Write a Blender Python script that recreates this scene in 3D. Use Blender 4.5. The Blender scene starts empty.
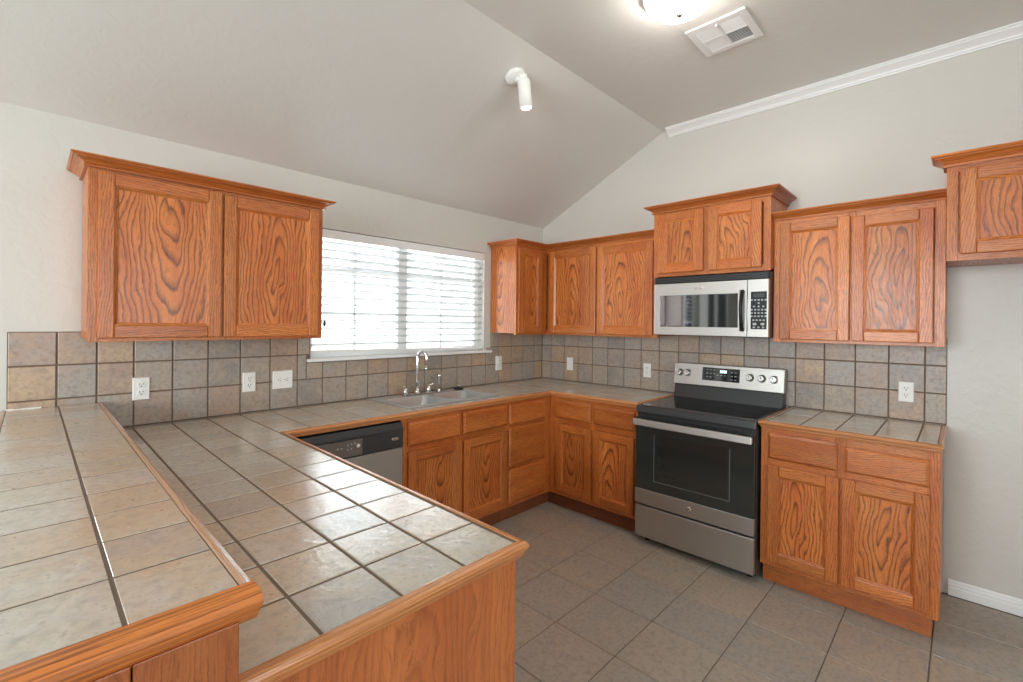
import bpy, bmesh, math, random
from mathutils import Vector, Matrix
random.seed(7)
S = bpy.context.scene
COL = S.collection
PI = math.pi

# ------------------------------------------------------------------ camera
CX, CY, CZ, YAW, ROLL, F = -3.4992, -2.97, 1.457, 0.7697, 0.0102, 465.25
cd = bpy.data.cameras.new('camera'); cam = bpy.data.objects.new('camera', cd); COL.objects.link(cam)
cd.sensor_width = 36.0; cd.lens = F * 36.0 / 1023.0; cd.shift_y = -18.3 / 1023.0; cd.clip_start = 0.02
fw = Vector((math.cos(YAW), math.sin(YAW), 0)); rt = Vector((math.sin(YAW), -math.cos(YAW), 0)); up = Vector((0, 0, 1))
rt2 = rt * math.cos(ROLL) + up * math.sin(ROLL); up2 = up * math.cos(ROLL) - rt * math.sin(ROLL)
m = Matrix((rt2, up2, -fw)).transposed().to_4x4(); m.translation = (CX, CY, CZ)
cam.matrix_world = m
S.camera = cam

# ------------------------------------------------------------------ world, lights, exposure
S.view_settings.view_transform = 'Standard'; S.view_settings.look = 'None'
S.view_settings.gamma = 1.0; S.view_settings.use_curve_mapping = False
S.view_settings.exposure = 0.24
w = bpy.data.worlds.new('sky'); S.world = w; w.use_nodes = True
bg = w.node_tree.nodes['Background']; bg.inputs['Color'].default_value = (0.93, 0.97, 1.0, 1); bg.inputs['Strength'].default_value = 2.2
S.cycles.diffuse_bounces = 6; S.cycles.glossy_bounces = 4; S.cycles.transparent_max_bounces = 16; S.cycles.max_bounces = 10
S.cycles.use_denoising = True; S.cycles.sample_clamp_indirect = 6.0; S.cycles.caustics_reflective = False; S.cycles.caustics_refractive = False

def area(name, loc, rot, sx, sy, power, color=(1, 1, 1)):
    l = bpy.data.lights.new(name, 'AREA'); l.shape = 'RECTANGLE'; l.size = sx; l.size_y = sy; l.energy = power; l.color = color
    o = bpy.data.objects.new(name, l); COL.objects.link(o); o.location = loc; o.rotation_euler = rot
    return o
XL, YF = -7.1, -6.5     # far walls of the open-plan room
# daylight just outside the windows of the kitchen and the dining room; the front lamp is added fill behind the camera
DAY = (0.905, 0.957, 1.0)
area('daylight_kitchen', (-1.42, 0.17, 1.66), (-PI / 2, 0, 0), 1.7, 0.95, 48, DAY)
area('daylight_dining', (-4.45, 0.17, 1.55), (-PI / 2, 0, 0), 1.1, 1.15, 26, DAY)
area('daylight_patio', (-5.7, 0.17, 1.1), (-PI / 2, 0, 0), 1.6, 2.1, 60, DAY)
area('daylight_left', (XL - .17, -2.2, 1.6), (0, -PI / 2, 0), 1.6, 2.6, 215, DAY)
area('fill_front', (-3.4, YF - .17, 1.6), (PI / 2, 0, 0), 3.4, 1.6, 75, DAY)  # added fill from behind the camera, set at an invented window

# ------------------------------------------------------------------ node helpers
def newmat(name):
    mt = bpy.data.materials.new(name); mt.use_nodes = True
    nt = mt.node_tree
    return mt, nt, nt.nodes['Principled BSDF']
def N(nt, t, **kw):
    n = nt.nodes.new(t)
    for k, v in kw.items(): setattr(n, k, v)
    return n
def L(nt, a, b): nt.links.new(a, b)
def val(nt, sock, v):
    if hasattr(v, 'links') or hasattr(v, 'is_linked'): L(nt, v, sock)
    else: sock.default_value = v
def math_(nt, op, a, b=0.0):
    n = N(nt, 'ShaderNodeMath', operation=op); val(nt, n.inputs[0], a); val(nt, n.inputs[1], b)
    return n.outputs[0]
def comb(nt, x, y, z):
    n = N(nt, 'ShaderNodeCombineXYZ'); val(nt, n.inputs[0], x); val(nt, n.inputs[1], y); val(nt, n.inputs[2], z)
    return n.outputs[0]
def noise(nt, vec, scale, detail=3, rough=0.55, dist=0.0):
    n = N(nt, 'ShaderNodeTexNoise'); L(nt, vec, n.inputs['Vector']); n.inputs['Scale'].default_value = scale
    n.inputs['Detail'].default_value = detail; n.inputs['Roughness'].default_value = rough; n.inputs['Distortion'].default_value = dist
    return n.outputs[0]
def ramp(nt, f, stops, interp='LINEAR'):
    n = N(nt, 'ShaderNodeValToRGB'); n.color_ramp.interpolation = interp
    e = n.color_ramp.elements
    while len(e) > 1: e.remove(e[-1])
    for i, (p, c) in enumerate(stops):
        el = e[0] if i == 0 else e.new(p)
        el.position = p; el.color = (c[0], c[1], c[2], 1)
    L(nt, f, n.inputs[0]); return n.outputs[0]
def mix(nt, f, a, b, blend='MIX'):
    n = N(nt, 'ShaderNodeMix', data_type='RGBA', blend_type=blend)
    val(nt, n.inputs[0], f)
    for s, v in ((n.inputs[6], a), (n.inputs[7], b)):
        if hasattr(v, 'is_linked'): L(nt, v, s)
        else: s.default_value = (v[0], v[1], v[2], 1)
    return n.outputs[2]
def bump(nt, h, dist, strength=1.0):
    n = N(nt, 'ShaderNodeBump'); n.inputs['Distance'].default_value = dist; n.inputs['Strength'].default_value = strength
    L(nt, h, n.inputs['Height']); return n.outputs[0]
def srgb(r, g, b):
    f = lambda c: (c / 255 / 12.92) if c / 255 <= 0.04045 else ((c / 255 + 0.055) / 1.055) ** 2.4
    return (f(r), f(g), f(b))
def attr(nt, name): return N(nt, 'ShaderNodeAttribute', attribute_name=name).outputs['Fac']
def objco(nt): return N(nt, 'ShaderNodeTexCoord').outputs['Object']

# ------------------------------------------------------------------ materials
def simple(name, col, rough=0.5, metal=0.0, spec=0.5):
    mt, nt, b = newmat(name)
    co = objco(nt)
    n = noise(nt, co, 35, 2)
    c = mix(nt, math_(nt, 'MULTIPLY', n, 0.12), col, tuple(x * 0.8 for x in col))
    L(nt, c, b.inputs['Base Color'])
    b.inputs['Roughness'].default_value = rough; b.inputs['Metallic'].default_value = metal
    b.inputs['Specular IOR Level'].default_value = spec
    return mt

def oak(name, light, mid, dark, rough=0.34, fig=1.12):
    mt, nt, b = newmat(name)
    uv = N(nt, 'ShaderNodeUVMap', uv_map='grain').outputs[0]
    sep = N(nt, 'ShaderNodeSeparateXYZ'); L(nt, uv, sep.inputs[0]); a, l = sep.outputs[0], sep.outputs[1]
    M = lambda op, p, q=0.0: math_(nt, op, p, q)
    tone = attr(nt, 'tone'); t50 = M('MULTIPLY', tone, 57.0)
    plain = M('LESS_THAN', tone, 0.5)                      # quarter-sawn boards below 0.5, cathedral panels above
    figure = M('SUBTRACT', 1.0, M('MULTIPLY', plain, 0.22))
    n1 = noise(nt, comb(nt, M('MULTIPLY', a, 6.5), M('MULTIPLY', l, 2.2), t50), 1.0, 2)
    n2 = noise(nt, comb(nt, M('MULTIPLY', a, 55), M('MULTIPLY', l, 11), t50), 1.0, 4, .7)
    n5 = noise(nt, comb(nt, M('MULTIPLY', a, 260), M('MULTIPLY', l, 26), t50), 1.0, 2)
    aw = M('ADD', a, M('MULTIPLY', M('MULTIPLY', M('SUBTRACT', n1, 0.5), 0.17), M('SUBTRACT', 1.0, M('MULTIPLY', plain, 0.6))))
    aw = M('ADD', aw, M('MULTIPLY', M('SUBTRACT', n2, 0.5), 0.016))
    aw = M('ADD', aw, M('MULTIPLY', M('SUBTRACT', n5, 0.5), 0.006))
    lw = M('MULTIPLY', l, 0.17)
    d = M('SQRT', M('ADD', M('MULTIPLY', aw, aw), M('MULTIPLY', lw, lw)))
    ph = M('FRACT', M('MULTIPLY', d, M('ADD', 52.0, M('MULTIPLY', plain, 60.0))))
    line = ramp(nt, ph, [(0.0, (0, 0, 0)), (0.46, (0.04, .04, .04)), (0.70, (0.5, .5, .5)), (0.85, (1, 1, 1)), (1.0, (0, 0, 0))])
    # open pores running with the grain
    n3 = noise(nt, comb(nt, M('MULTIPLY', aw, 520), M('MULTIPLY', l, 14), t50), 1.0, 2)
    pore = ramp(nt, n3, [(0.50, (0, 0, 0)), (0.66, (1, 1, 1))])
    n4 = noise(nt, comb(nt, M('MULTIPLY', a, 11), M('MULTIPLY', l, 1.6), M('ADD', t50, 9.0)), 1.0, 3)
    base = mix(nt, ramp(nt, n4, [(0.32, (0, 0, 0)), (0.68, (1, 1, 1))]), light, mid)
    var = M('ADD', 0.84, M('MULTIPLY', M('FRACT', M('MULTIPLY', tone, 13.7)), 0.28))
    lf = M('MULTIPLY', M('MULTIPLY', line, M('ADD', 0.30, M('MULTIPLY', n2, 0.85))), figure)
    c = mix(nt, M('MINIMUM', 1.0, M('MULTIPLY', lf, fig)), base, dark)
    c = mix(nt, M('MULTIPLY', pore, 0.42), c, dark)
    vv = N(nt, 'ShaderNodeVectorMath', operation='SCALE'); L(nt, c, vv.inputs[0]); L(nt, var, vv.inputs['Scale'])
    L(nt, vv.outputs[0], b.inputs['Base Color'])
    b.inputs['Roughness'].default_value = rough; b.inputs['Coat Weight'].default_value = 0.18; b.inputs['Coat Roughness'].default_value = 0.2
    L(nt, bump(nt, M('SUBTRACT', 1.0, M('MAXIMUM', M('MULTIPLY', line, .4), pore)), 0.0005, 0.5), b.inputs['Normal'])
    return mt

OAK = oak('honey_oak', srgb(216, 131, 62), srgb(192, 100, 42), srgb(80, 29, 8))
OAKV = oak('oak_veneer', srgb(196, 116, 62), srgb(178, 96, 48), srgb(96, 42, 18), 0.38, 0.42)
OAKE = oak('oak_edge', srgb(218, 152, 98), srgb(200, 130, 76), srgb(130, 74, 40), 0.25)
OAKP = oak('pale_oak_edge', srgb(222, 184, 154), srgb(208, 168, 138), srgb(160, 118, 92), 0.22)
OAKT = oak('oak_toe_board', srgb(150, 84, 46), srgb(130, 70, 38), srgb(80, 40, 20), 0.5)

def tilemat(name, cols, rough, bmp, scale=9.0, coat=0.0):
    mt, nt, b = newmat(name)
    co = objco(nt); tone = attr(nt, 'tone')
    t = math_(nt, 'MULTIPLY', tone, 31.0)
    off = N(nt, 'ShaderNodeVectorMath', operation='ADD'); L(nt, co, off.inputs[0]); L(nt, comb(nt, t, t, t), off.inputs[1])
    n1 = noise(nt, off.outputs[0], scale, 4, 0.6); n2 = noise(nt, off.outputs[0], scale * 5, 4, 0.65)
    f = math_(nt, 'ADD', math_(nt, 'ADD', math_(nt, 'MULTIPLY', tone, 0.92), 0.04), math_(nt, 'MULTIPLY', math_(nt, 'SUBTRACT', n1, 0.5), 0.75))
    c = ramp(nt, f, [(i / (len(cols) - 1), q) for i, q in enumerate(cols)])
    c = mix(nt, ramp(nt, n2, [(0.46, (0, 0, 0)), (0.74, (.55, .55, .55))]), c, tuple(x * 0.5 for x in cols[0]))
    L(nt, c, b.inputs['Base Color'])
    L(nt, math_(nt, 'ADD', rough, math_(nt, 'MULTIPLY', n2, 0.15)), b.inputs['Roughness'])
    h = math_(nt, 'ADD', n1, math_(nt, 'MULTIPLY', noise(nt, off.outputs[0], scale * 2.2, 2, .5, 1.2), 0.6))
    bn = bump(nt, h, bmp, 0.6); L(nt, bn, b.inputs['Normal'])
    b.inputs['Coat Weight'].default_value = coat; b.inputs['Specular IOR Level'].default_value = 0.5 + 0.4 * coat; b.inputs['Coat Roughness'].default_value = 0.2; L(nt, bn, b.inputs['Coat Normal'])
    return mt
TILE_C = tilemat('counter_tile', [srgb(184, 179, 172), srgb(202, 188, 164), srgb(206, 201, 191), srgb(200, 182, 158), srgb(212, 188, 162)], 0.22, 0.0028, 9.0, 1.0)
TILE_B = tilemat('backsplash_tile', [srgb(152, 143, 136), srgb(178, 160, 142), srgb(168, 158, 149), srgb(174, 149, 131), srgb(192, 164, 134)], 0.30, 0.003, 11)
TILE_F = tilemat('floor_tile', [srgb(162, 156, 147), srgb(174, 161, 146), srgb(164, 157, 149), srgb(178, 161, 142), srgb(166, 156, 145)], 0.36, 0.0012, 10)
GROUT = simple('grout', srgb(118, 99, 84), 0.9)
GROUTF = simple('floor_grout', srgb(116, 106, 97), 0.9)

def wallmat(name, col, bmp=0.004):
    mt, nt, b = newmat(name)
    co = objco(nt)
    n1 = noise(nt, co, 14, 4, 0.6, 0.6); n2 = noise(nt, co, 2.2, 2)
    c = mix(nt, math_(nt, 'MULTIPLY', n2, 0.15), col, tuple(x * 0.93 for x in col))
    L(nt, c, b.inputs['Base Color']); b.inputs['Roughness'].default_value = 0.38
    h = ramp(nt, n1, [(0.42, (0, 0, 0)), (0.6, (1, 1, 1))])
    L(nt, bump(nt, h, bmp, 0.35), b.inputs['Normal'])
    return mt
WALL = wallmat('wall_paint', srgb(210, 206, 198), 0.0016)
CEIL = wallmat('ceiling_paint', srgb(222, 220, 214), 0.0014)
TRIM = simple('white_trim_paint', srgb(240, 240, 238), 0.35)
WHITE = simple('white_plastic', srgb(240, 238, 232), 0.4)
DARK = simple('black_plastic', srgb(15, 15, 16), 0.35, 0, 0.35)
DARKG = simple('charcoal_enamel', srgb(52, 53, 54), 0.28)
GLASSK = simple('black_glass', srgb(24, 25, 26), 0.05, 0, 0.9)
MWG = simple('microwave_glass', srgb(34, 35, 36), 0.04)
MWG.node_tree.nodes['Principled BSDF'].inputs['IOR'].default_value = 2.3
OVENG = simple('oven_glass', srgb(46, 50, 48), 0.05, 0, 0.8)
DIMP = simple('faint_print', srgb(104, 106, 104), 0.3)
GREYP = simple('grey_print', srgb(170, 172, 172), 0.5)
CHROME = simple('chrome', srgb(225, 225, 224), 0.12, 1.0)
NICKEL = simple('satin_nickel', srgb(205, 203, 198), 0.25, 1.0)
def steel(name, col, rough=0.27):
    mt, nt, b = newmat(name)
    co = objco(nt)
    sp = N(nt, 'ShaderNodeSeparateXYZ'); L(nt, co, sp.inputs[0])
    n = noise(nt, comb(nt, math_(nt, 'MULTIPLY', sp.outputs[0], 3), math_(nt, 'MULTIPLY', sp.outputs[1], 3), math_(nt, 'MULTIPLY', sp.outputs[2], 500)), 1.0, 2)
    c = mix(nt, n, col, tuple(x * 0.86 for x in col)); L(nt, c, b.inputs['Base Color'])
    b.inputs['Metallic'].default_value = 0.88
    L(nt, math_(nt, 'ADD', rough, math_(nt, 'MULTIPLY', n, 0.10)), b.inputs['Roughness'])
    return mt
STEEL = steel('stainless_steel', srgb(194, 190, 184), 0.32)
SINKM = simple('sink_steel', srgb(196, 197, 196), 0.32, 0.55)
def slatmat():
    mt, nt, b = newmat('blind_slat')
    b.inputs['Base Color'].default_value = (0.66, 0.66, 0.655, 1); b.inputs['Roughness'].default_value = 0.45
    tr = N(nt, 'ShaderNodeBsdfTranslucent'); tr.inputs[0].default_value = (0.9, 0.9, 0.88, 1)
    mx = N(nt, 'ShaderNodeMixShader'); mx.inputs[0].default_value = 0.02
    out = nt.nodes['Material Output']
    L(nt, b.outputs[0], mx.inputs[1]); L(nt, tr.outputs[0], mx.inputs[2]); L(nt, mx.outputs[0], out.inputs[0])
    return mt
SLAT = slatmat()
def panemat():
    mt, nt, b = newmat('window_glass')
    nt.nodes.remove(b)
    t = N(nt, 'ShaderNodeBsdfTransparent'); t.inputs[0].default_value = (0.94, 0.96, 0.96, 1)
    g = N(nt, 'ShaderNodeBsdfGlossy'); g.inputs['Roughness'].default_value = 0.02
    fr = N(nt, 'ShaderNodeFresnel'); fr.inputs[0].default_value = 1.4
    mx = N(nt, 'ShaderNodeMixShader'); L(nt, fr.outputs[0], mx.inputs[0]); L(nt, t.outputs[0], mx.inputs[1]); L(nt, g.outputs[0], mx.inputs[2])
    L(nt, mx.outputs[0], nt.nodes['Material Output'].inputs[0])
    return mt
PANE = panemat()
def emit(name, col, st):
    mt, nt, b = newmat(name)
    b.inputs['Base Color'].default_value = (col[0], col[1], col[2], 1)
    b.inputs['Emission Color'].default_value = (col[0], col[1], col[2], 1); b.inputs['Emission Strength'].default_value = st
    b.inputs['Roughness'].default_value = 0.3
    return mt
DOME = emit('lit_dome_glass', (1.0, 0.96, 0.90), 30.0)
BULB = emit('lit_bulb', (1.0, 0.95, 0.88), 18.0)
LED = emit('lit_display', (0.75, 0.9, 1.0), 1.2)

# ------------------------------------------------------------------ mesh helpers
class MB:
    def __init__(s):
        s.bm = bmesh.new(); s.uv = s.bm.loops.layers.uv.new('grain'); s.tone = s.bm.faces.layers.float.new('tone')
    def face(s, vs, tone=0.5, uvs=None, smooth=False):
        try: f = s.bm.faces.new(vs)
        except ValueError: return None
        f[s.tone] = tone; f.smooth = smooth
        if uvs:
            for lp, q in zip(f.loops, uvs): lp[s.uv].uv = q
        return f
    def grain(s, faces, g, cath=False, tone=None):
        """lay the wood grain of one board along axis g (0,1,2)"""
        tone = (random.uniform(.52, 1) if cath else random.uniform(0, .48)) if tone is None else tone
        vs = {v for f in faces for v in f.verts}
        lo = [min(v.co[i] for v in vs) for i in range(3)]; hi = [max(v.co[i] for v in vs) for i in range(3)]
        c = [(lo[i] + hi[i]) / 2 for i in range(3)]
        if cath: ao, al = random.uniform(-.05, .05), random.uniform(-.22, .22)
        else: ao, al = random.choice((-1, 1)) * random.uniform(.14, .5), random.uniform(-1, 1)
        for f in faces:
            f.normal_update(); n = f.normal; k = max(range(3), key=lambda i: abs(n[i]))
            f[s.tone] = tone
            ac = [i for i in range(3) if i != g and i != k]
            a = ac[0]; l = g if k != g else ac[1]
            for lp in f.loops: lp[s.uv].uv = (lp.vert.co[a] - c[a] + ao, lp.vert.co[l] - c[l] + al)
    def box(s, x0, x1, y0, y1, z0, z1, g=None, cath=False, tone=None):
        x0, x1 = min(x0, x1), max(x0, x1); y0, y1 = min(y0, y1), max(y0, y1); z0, z1 = min(z0, z1), max(z0, z1)
        v = [s.bm.verts.new((x, y, z)) for z in (z0, z1) for y in (y0, y1) for x in (x0, x1)]
        fs = []
        for q in ((0, 2, 3, 1), (4, 5, 7, 6), (0, 1, 5, 4), (2, 6, 7, 3), (0, 4, 6, 2), (1, 3, 7, 5)):
            fs.append(s.face([v[i] for i in q], 0.5 if tone is None else tone))
        if g is not None: s.grain(fs, g, cath, tone)
        return fs
    def hull8(s, base, top, g=None, cath=False, tone=None):
        """frustum from two lists of four points"""
        a = [s.bm.verts.new(p) for p in base]; b = [s.bm.verts.new(p) for p in top]
        fs = [s.face(a[::-1]), s.face(b)]
        for i in range(4): fs.append(s.face([a[i], a[(i + 1) % 4], b[(i + 1) % 4], b[i]]))
        fs = [f for f in fs if f]
        for f in fs: f[s.tone] = 0.5 if tone is None else tone
        if g is not None: s.grain(fs, g, cath, tone)
        return fs
    def sweep(s, path, prof, closed=False, tone=None, cap=True, uvoff=None):
        """profile (out, z) swept along a horizontal polyline, mitred; out is to the right of travel"""
        tone = random.uniform(0, .48) if tone is None else tone
        P = [Vector(p).to_2d() for p in path]; n = len(P)
        nrm = []
        for i in range(n):
            ds = []
            if i > 0: ds.append((P[i] - P[i - 1]).normalized())
            if i < n - 1: ds.append((P[i + 1] - P[i]).normalized())
            ns = [Vector((d.y, -d.x)) for d in ds]
            if len(ns) == 1: nrm.append(ns[0])
            else:
                b = (ns[0] + ns[1]).normalized(); nrm.append(b / max(0.2, b.dot(ns[0])))
        rings = [[s.bm.verts.new((P[i].x + nrm[i].x * o, P[i].y + nrm[i].y * o, z)) for o, z in prof] for i in range(n)]
        ao, al = (random.uniform(.3, .6), random.uniform(-.1, .1)) if uvoff is None else uvoff
        pl = [0.0]
        m_ = len(prof)
        for j in range(1, m_ + 1):
            q, r = prof[j - 1], prof[j % m_]; pl.append(pl[-1] + math.hypot(r[0] - q[0], r[1] - q[1]))
        ll = 0.0
        for i in range(n - 1):
            l2 = ll + (P[i + 1] - P[i]).length * .22
            for j in range(m_):
                k = (j + 1) % m_
                s.face([rings[i][j], rings[i][k], rings[i + 1][k], rings[i + 1][j]], tone,
                       [(ao + pl[j], al + ll), (ao + pl[j + 1], al + ll), (ao + pl[j + 1], al + l2), (ao + pl[j], al + l2)])
            ll = l2
        if cap:
            s.face(rings[0][::-1], tone); s.face(rings[-1], tone)
    def tube(s, pts, r, seg=12, tone=0.5, cap=True):
        pts = [Vector(p) for p in pts]; n = len(pts)
        rr = r if isinstance(r, (list, tuple)) else [r] * n
        prev = None; rings = []
        for i in range(n):
            d = (pts[min(i + 1, n - 1)] - pts[max(i - 1, 0)]).normalized()
            if prev is None:
                u = d.orthogonal().normalized()
            else:
                u = (prev - d * prev.dot(d)).normalized()
            prev = u; v = d.cross(u)
            rings.append([s.bm.verts.new(pts[i] + (u * math.cos(2 * PI * k / seg) + v * math.sin(2 * PI * k / seg)) * rr[i]) for k in range(seg)])
        for i in range(n - 1):
            for k in range(seg):
                s.face([rings[i][k], rings[i][(k + 1) % seg], rings[i + 1][(k + 1) % seg], rings[i + 1][k]], tone, smooth=True)
        if cap: s.face(rings[0][::-1], tone); s.face(rings[-1], tone)
    def lathe(s, prof, o=(0, 0, 0), ax=(0, 0, 1), seg=24, cap0=True, cap1=True):
        """prof: (radius, height along ax)"""
        ax = Vector(ax).normalized(); u = ax.orthogonal().normalized(); v = ax.cross(u); o = Vector(o)
        rings = [[s.bm.verts.new(o + ax * h + (u * math.cos(2 * PI * k / seg) + v * math.sin(2 * PI * k / seg)) * max(r, 1e-4)) for k in range(seg)] for r, h in prof]
        for i in range(len(prof) - 1):
            for k in range(seg):
                s.face([rings[i][k], rings[i][(k + 1) % seg], rings[i + 1][(k + 1) % seg], rings[i + 1][k]], smooth=True)
        if cap0: s.face(rings[0][::-1])
        if cap1: s.face(rings[-1])
    def tiles(s, P, us, vs, gap=0.005, h=0.007, ch=0.003, skip=None, seed=None, thick=0.0):
        """tiles between the cut lists us, vs; P(u, v, height) gives the point"""
        for i in range(len(us) - 1):
            for j in range(len(vs) - 1):
                u0, u1, v0, v1 = us[i], us[i + 1], vs[j], vs[j + 1]
                if abs(u1 - u0) < 0.012 or abs(v1 - v0) < 0.012: continue
                if skip and skip((u0 + u1) / 2, (v0 + v1) / 2): continue
                g = gap / 2
                a0, a1, b0, b1 = u0 + g, u1 - g, v0 + g, v1 - g
                jit = lambda: random.uniform(-.0006, .0006)
                base = [P(a0, b0, thick), P(a1, b0, thick), P(a1, b1, thick), P(a0, b1, thick)]
                hh = h
                midr = [P(a0, b0, hh - ch * .7), P(a1, b0, hh - ch * .7), P(a1, b1, hh - ch * .7), P(a0, b1, hh - ch * .7)]
                top = [P(a0 + ch, b0 + ch, hh + jit()), P(a1 - ch, b0 + ch, hh + jit()), P(a1 - ch, b1 - ch, hh + jit()), P(a0 + ch, b1 - ch, hh + jit())]
                t = random.random()
                A = [s.bm.verts.new(p) for p in base]; B = [s.bm.verts.new(p) for p in midr]; C = [s.bm.verts.new(p) for p in top]
                s.face(C, t)
                for k in range(4):
                    s.face([A[k], A[(k + 1) % 4], B[(k + 1) % 4], B[k]], t); s.face([B[k], B[(k + 1) % 4], C[(k + 1) % 4], C[k]], t)
    def build(s, name, mats, parent=None, bevel=0.0, seg=2, fix=True):
        if fix: bmesh.ops.recalc_face_normals(s.bm, faces=s.bm.faces[:])
        me = bpy.data.meshes.new(name); s.bm.to_mesh(me); s.bm.free()
        for mt in (mats if isinstance(mats, (list, tuple)) else [mats]): me.materials.append(mt)
        o = bpy.data.objects.new(name, me); COL.objects.link(o)
        if parent: o.parent = parent
        if bevel:
            md = o.modifiers.new('soft_edges', 'BEVEL'); md.width = bevel; md.segments = seg; md.limit_method = 'ANGLE'; md.angle_limit = math.radians(40)
        return o
def setmat(fs, i):
    for f in fs:
        if f: f.material_index = i
def tag(o, label=None, cat=None, group=None, kind=None):
    if label: o['label'] = label
    if cat: o['category'] = cat
    if group: o['group'] = group
    if kind: o['kind'] = kind
    return o
def thing(name, label, cat, loc=(0, 0, 0), rz=0.0, group=None):
    o = bpy.data.objects.new(name, None); COL.objects.link(o); o.empty_display_size = 0.1
    o.location = loc; o.rotation_euler = (0, 0, rz)
    return tag(o, label, cat, group)
def copy_tree(o, parent=None):
    c = o.copy(); COL.objects.link(c)
    if parent: c.parent = parent
    for ch in list(o.children): copy_tree(ch, c)
    return c

# ------------------------------------------------------------------ measures (metres); corner of the two kitchen walls at the origin
ZC, ZB, UD, MD, FD = 0.919, 1.3565, 0.311, 0.377, 0.46
ZF, ZS, YC = 2.993, 2.384, -1.246
BF, CO, TK, ZK = 0.607, 0.633, 0.54, 0.112
PX, PY = -2.655, -2.222
GL, GR, RR = -1.390, -2.146, -2.912
CTRIM = [(0.0, -.004), (.010, -.004), (.016, -.008), (.018, -.014), (.016, -.020), (.011, -.024), (.011, -.030), (.008, -.038), (0.0, -.040)]

# ------------------------------------------------------------------ room shell
def struct(o): o['kind'] = 'structure'; return o
# floor: thirteen inch tiles square to the walls
mb = MB()
O0 = (-1.035, -1.555); A = (-.337, 0); B = (0, -.331)
def PF(u, v, h): return (O0[0] + A[0] * u + B[0] * v, O0[1] + A[1] * u + B[1] * v, h)
mb.tiles(PF, list(range(-3, 19)), list(range(-4, 16)), gap=0.014, h=0.0, ch=0.005, thick=-0.006)
fs = mb.box(XL - .2, .2, YF - .2, .3, -.02, -.0035); setmat(fs, 1)
struct(mb.build('floor', [TILE_F, GROUTF], fix=True))

# ceiling: slope rising from the window wall to a crease, then flat
mb = MB()
pts = [(.14, ZS + (.14) * (ZS - ZF) / -YC * -1), ]
m_ = (ZF - ZS) / YC
prof = [(.15, ZS + m_ * .15), (YC, ZF), (YF - .15, ZF), (YF - .15, ZF + .12), (YC, ZF + .12), (.15, ZS + m_ * .15 + .12)]
va = [mb.bm.verts.new((XL - .15, y, z)) for y, z in prof]; vb = [mb.bm.verts.new((.15, y, z)) for y, z in prof]
for i in range(6): mb.face([va[i], va[(i + 1) % 6], vb[(i + 1) % 6], vb[i]])
mb.face(va); mb.face(vb[::-1])
struct(mb.build('ceiling', CEIL))

def wall_with_holes(name, P, u0, u1, z0, z1, holes, mt):
    """solid wall pieces round openings; P(u, depth, z); depth 0 is the room face"""
    mb = MB()
    us = sorted({u0, u1} | {h[0] for h in holes} | {h[1] for h in holes})
    for i in range(len(us) - 1):
        a, b = us[i], us[i + 1]; mid = (a + b) / 2
        hs = [h for h in holes if h[0] < mid < h[1]]
        spans = [(z0, z1)] if not hs else [(z0, hs[0][2]), (hs[0][3], z1)]
        for lo, hi in spans:
            if hi - lo < 1e-4: continue
            mb.hull8([P(a, 0, lo), P(b, 0, lo), P(b, .14, lo), P(a, .14, lo)], [P(a, 0, hi), P(b, 0, hi), P(b, .14, hi), P(a, .14, hi)])
    bmesh.ops.remove_doubles(mb.bm, verts=mb.bm.verts[:], dist=1e-5)
    # inner faces shared by two pieces are dropped so the wall reads as one block
    dead = [f for f in mb.bm.faces if any(g is not f and {v for v in g.verts} == {v for v in f.verts} for g in f.verts[0].link_faces)]
    bmesh.ops.delete(mb.bm, geom=dead, context='FACES')
    return struct(mb.build(name, mt))
W0, W1, WZ0, WZ1 = -2.268, -.778, 1.215, 2.057
D0, D1, DZ0, DZ1 = -4.62, -3.92, 1.0, 2.05
G0, G1, GZ0, GZ1 = -6.1, -4.95, .05, 2.05
wall_back = wall_with_holes('wall_back', lambda u, d, z: (u, d, z), XL, .14, 0, ZS + .02, [(W0, W1, WZ0, WZ1), (D0, D1, DZ0, DZ1), (G0, G1, GZ0, GZ1)], WALL)
wall_left = wall_with_holes('wall_left', lambda u, d, z: (XL - d, u, z), YF, 0, 0, ZF + .02, [(-3.5, -.9, .8, 2.4)], WALL)
wall_front = wall_with_holes('wall_front', lambda u, d, z: (u, YF - d, z), XL, 0, 0, ZF + .02, [(-5.1, -1.7, .8, 2.4)], WALL)
# stove wall: its top follows the ceiling
mb = MB()
prof = [(0, 0), (YF, 0), (YF, ZF + .02), (YC, ZF + .02), (0, ZS + .02)]
va = [mb.bm.verts.new((0, y, z)) for y, z in prof]; vb = [mb.bm.verts.new((.14, y, z)) for y, z in prof]
for i in range(5): mb.face([va[i], va[(i + 1) % 5], vb[(i + 1) % 5], vb[i]])
mb.face(va); mb.face(vb[::-1])
wall_right = struct(mb.build('wall_right', WALL))

# crown moulding along the stove wall, starting at the crease
mb = MB()
mb.sweep([(-.001, -1.292), (-.001, YF + .01)], [(0, ZF - .062), (.008, ZF - .062), (.010, ZF - .056), (.017, ZF - .052), (.020, ZF - .044), (.030, ZF - .035), (.046, ZF - .024), (.056, ZF - .019), (.058, ZF - .014), (.066, ZF - .010), (.066, ZF - .001), (0, ZF - .001)])
struct(mb.build('trim_1', TRIM))
mb = MB()
mb.sweep([(-.001, RR - .012), (-.001, YF + .02)], [(0, .001), (.014, .001), (.014, .042), (.011, .048), (.011, .058), (.006, .066), (.006, .074), (.003, .082), (0, .083)])
struct(mb.build('baseboard_right', TRIM))

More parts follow.
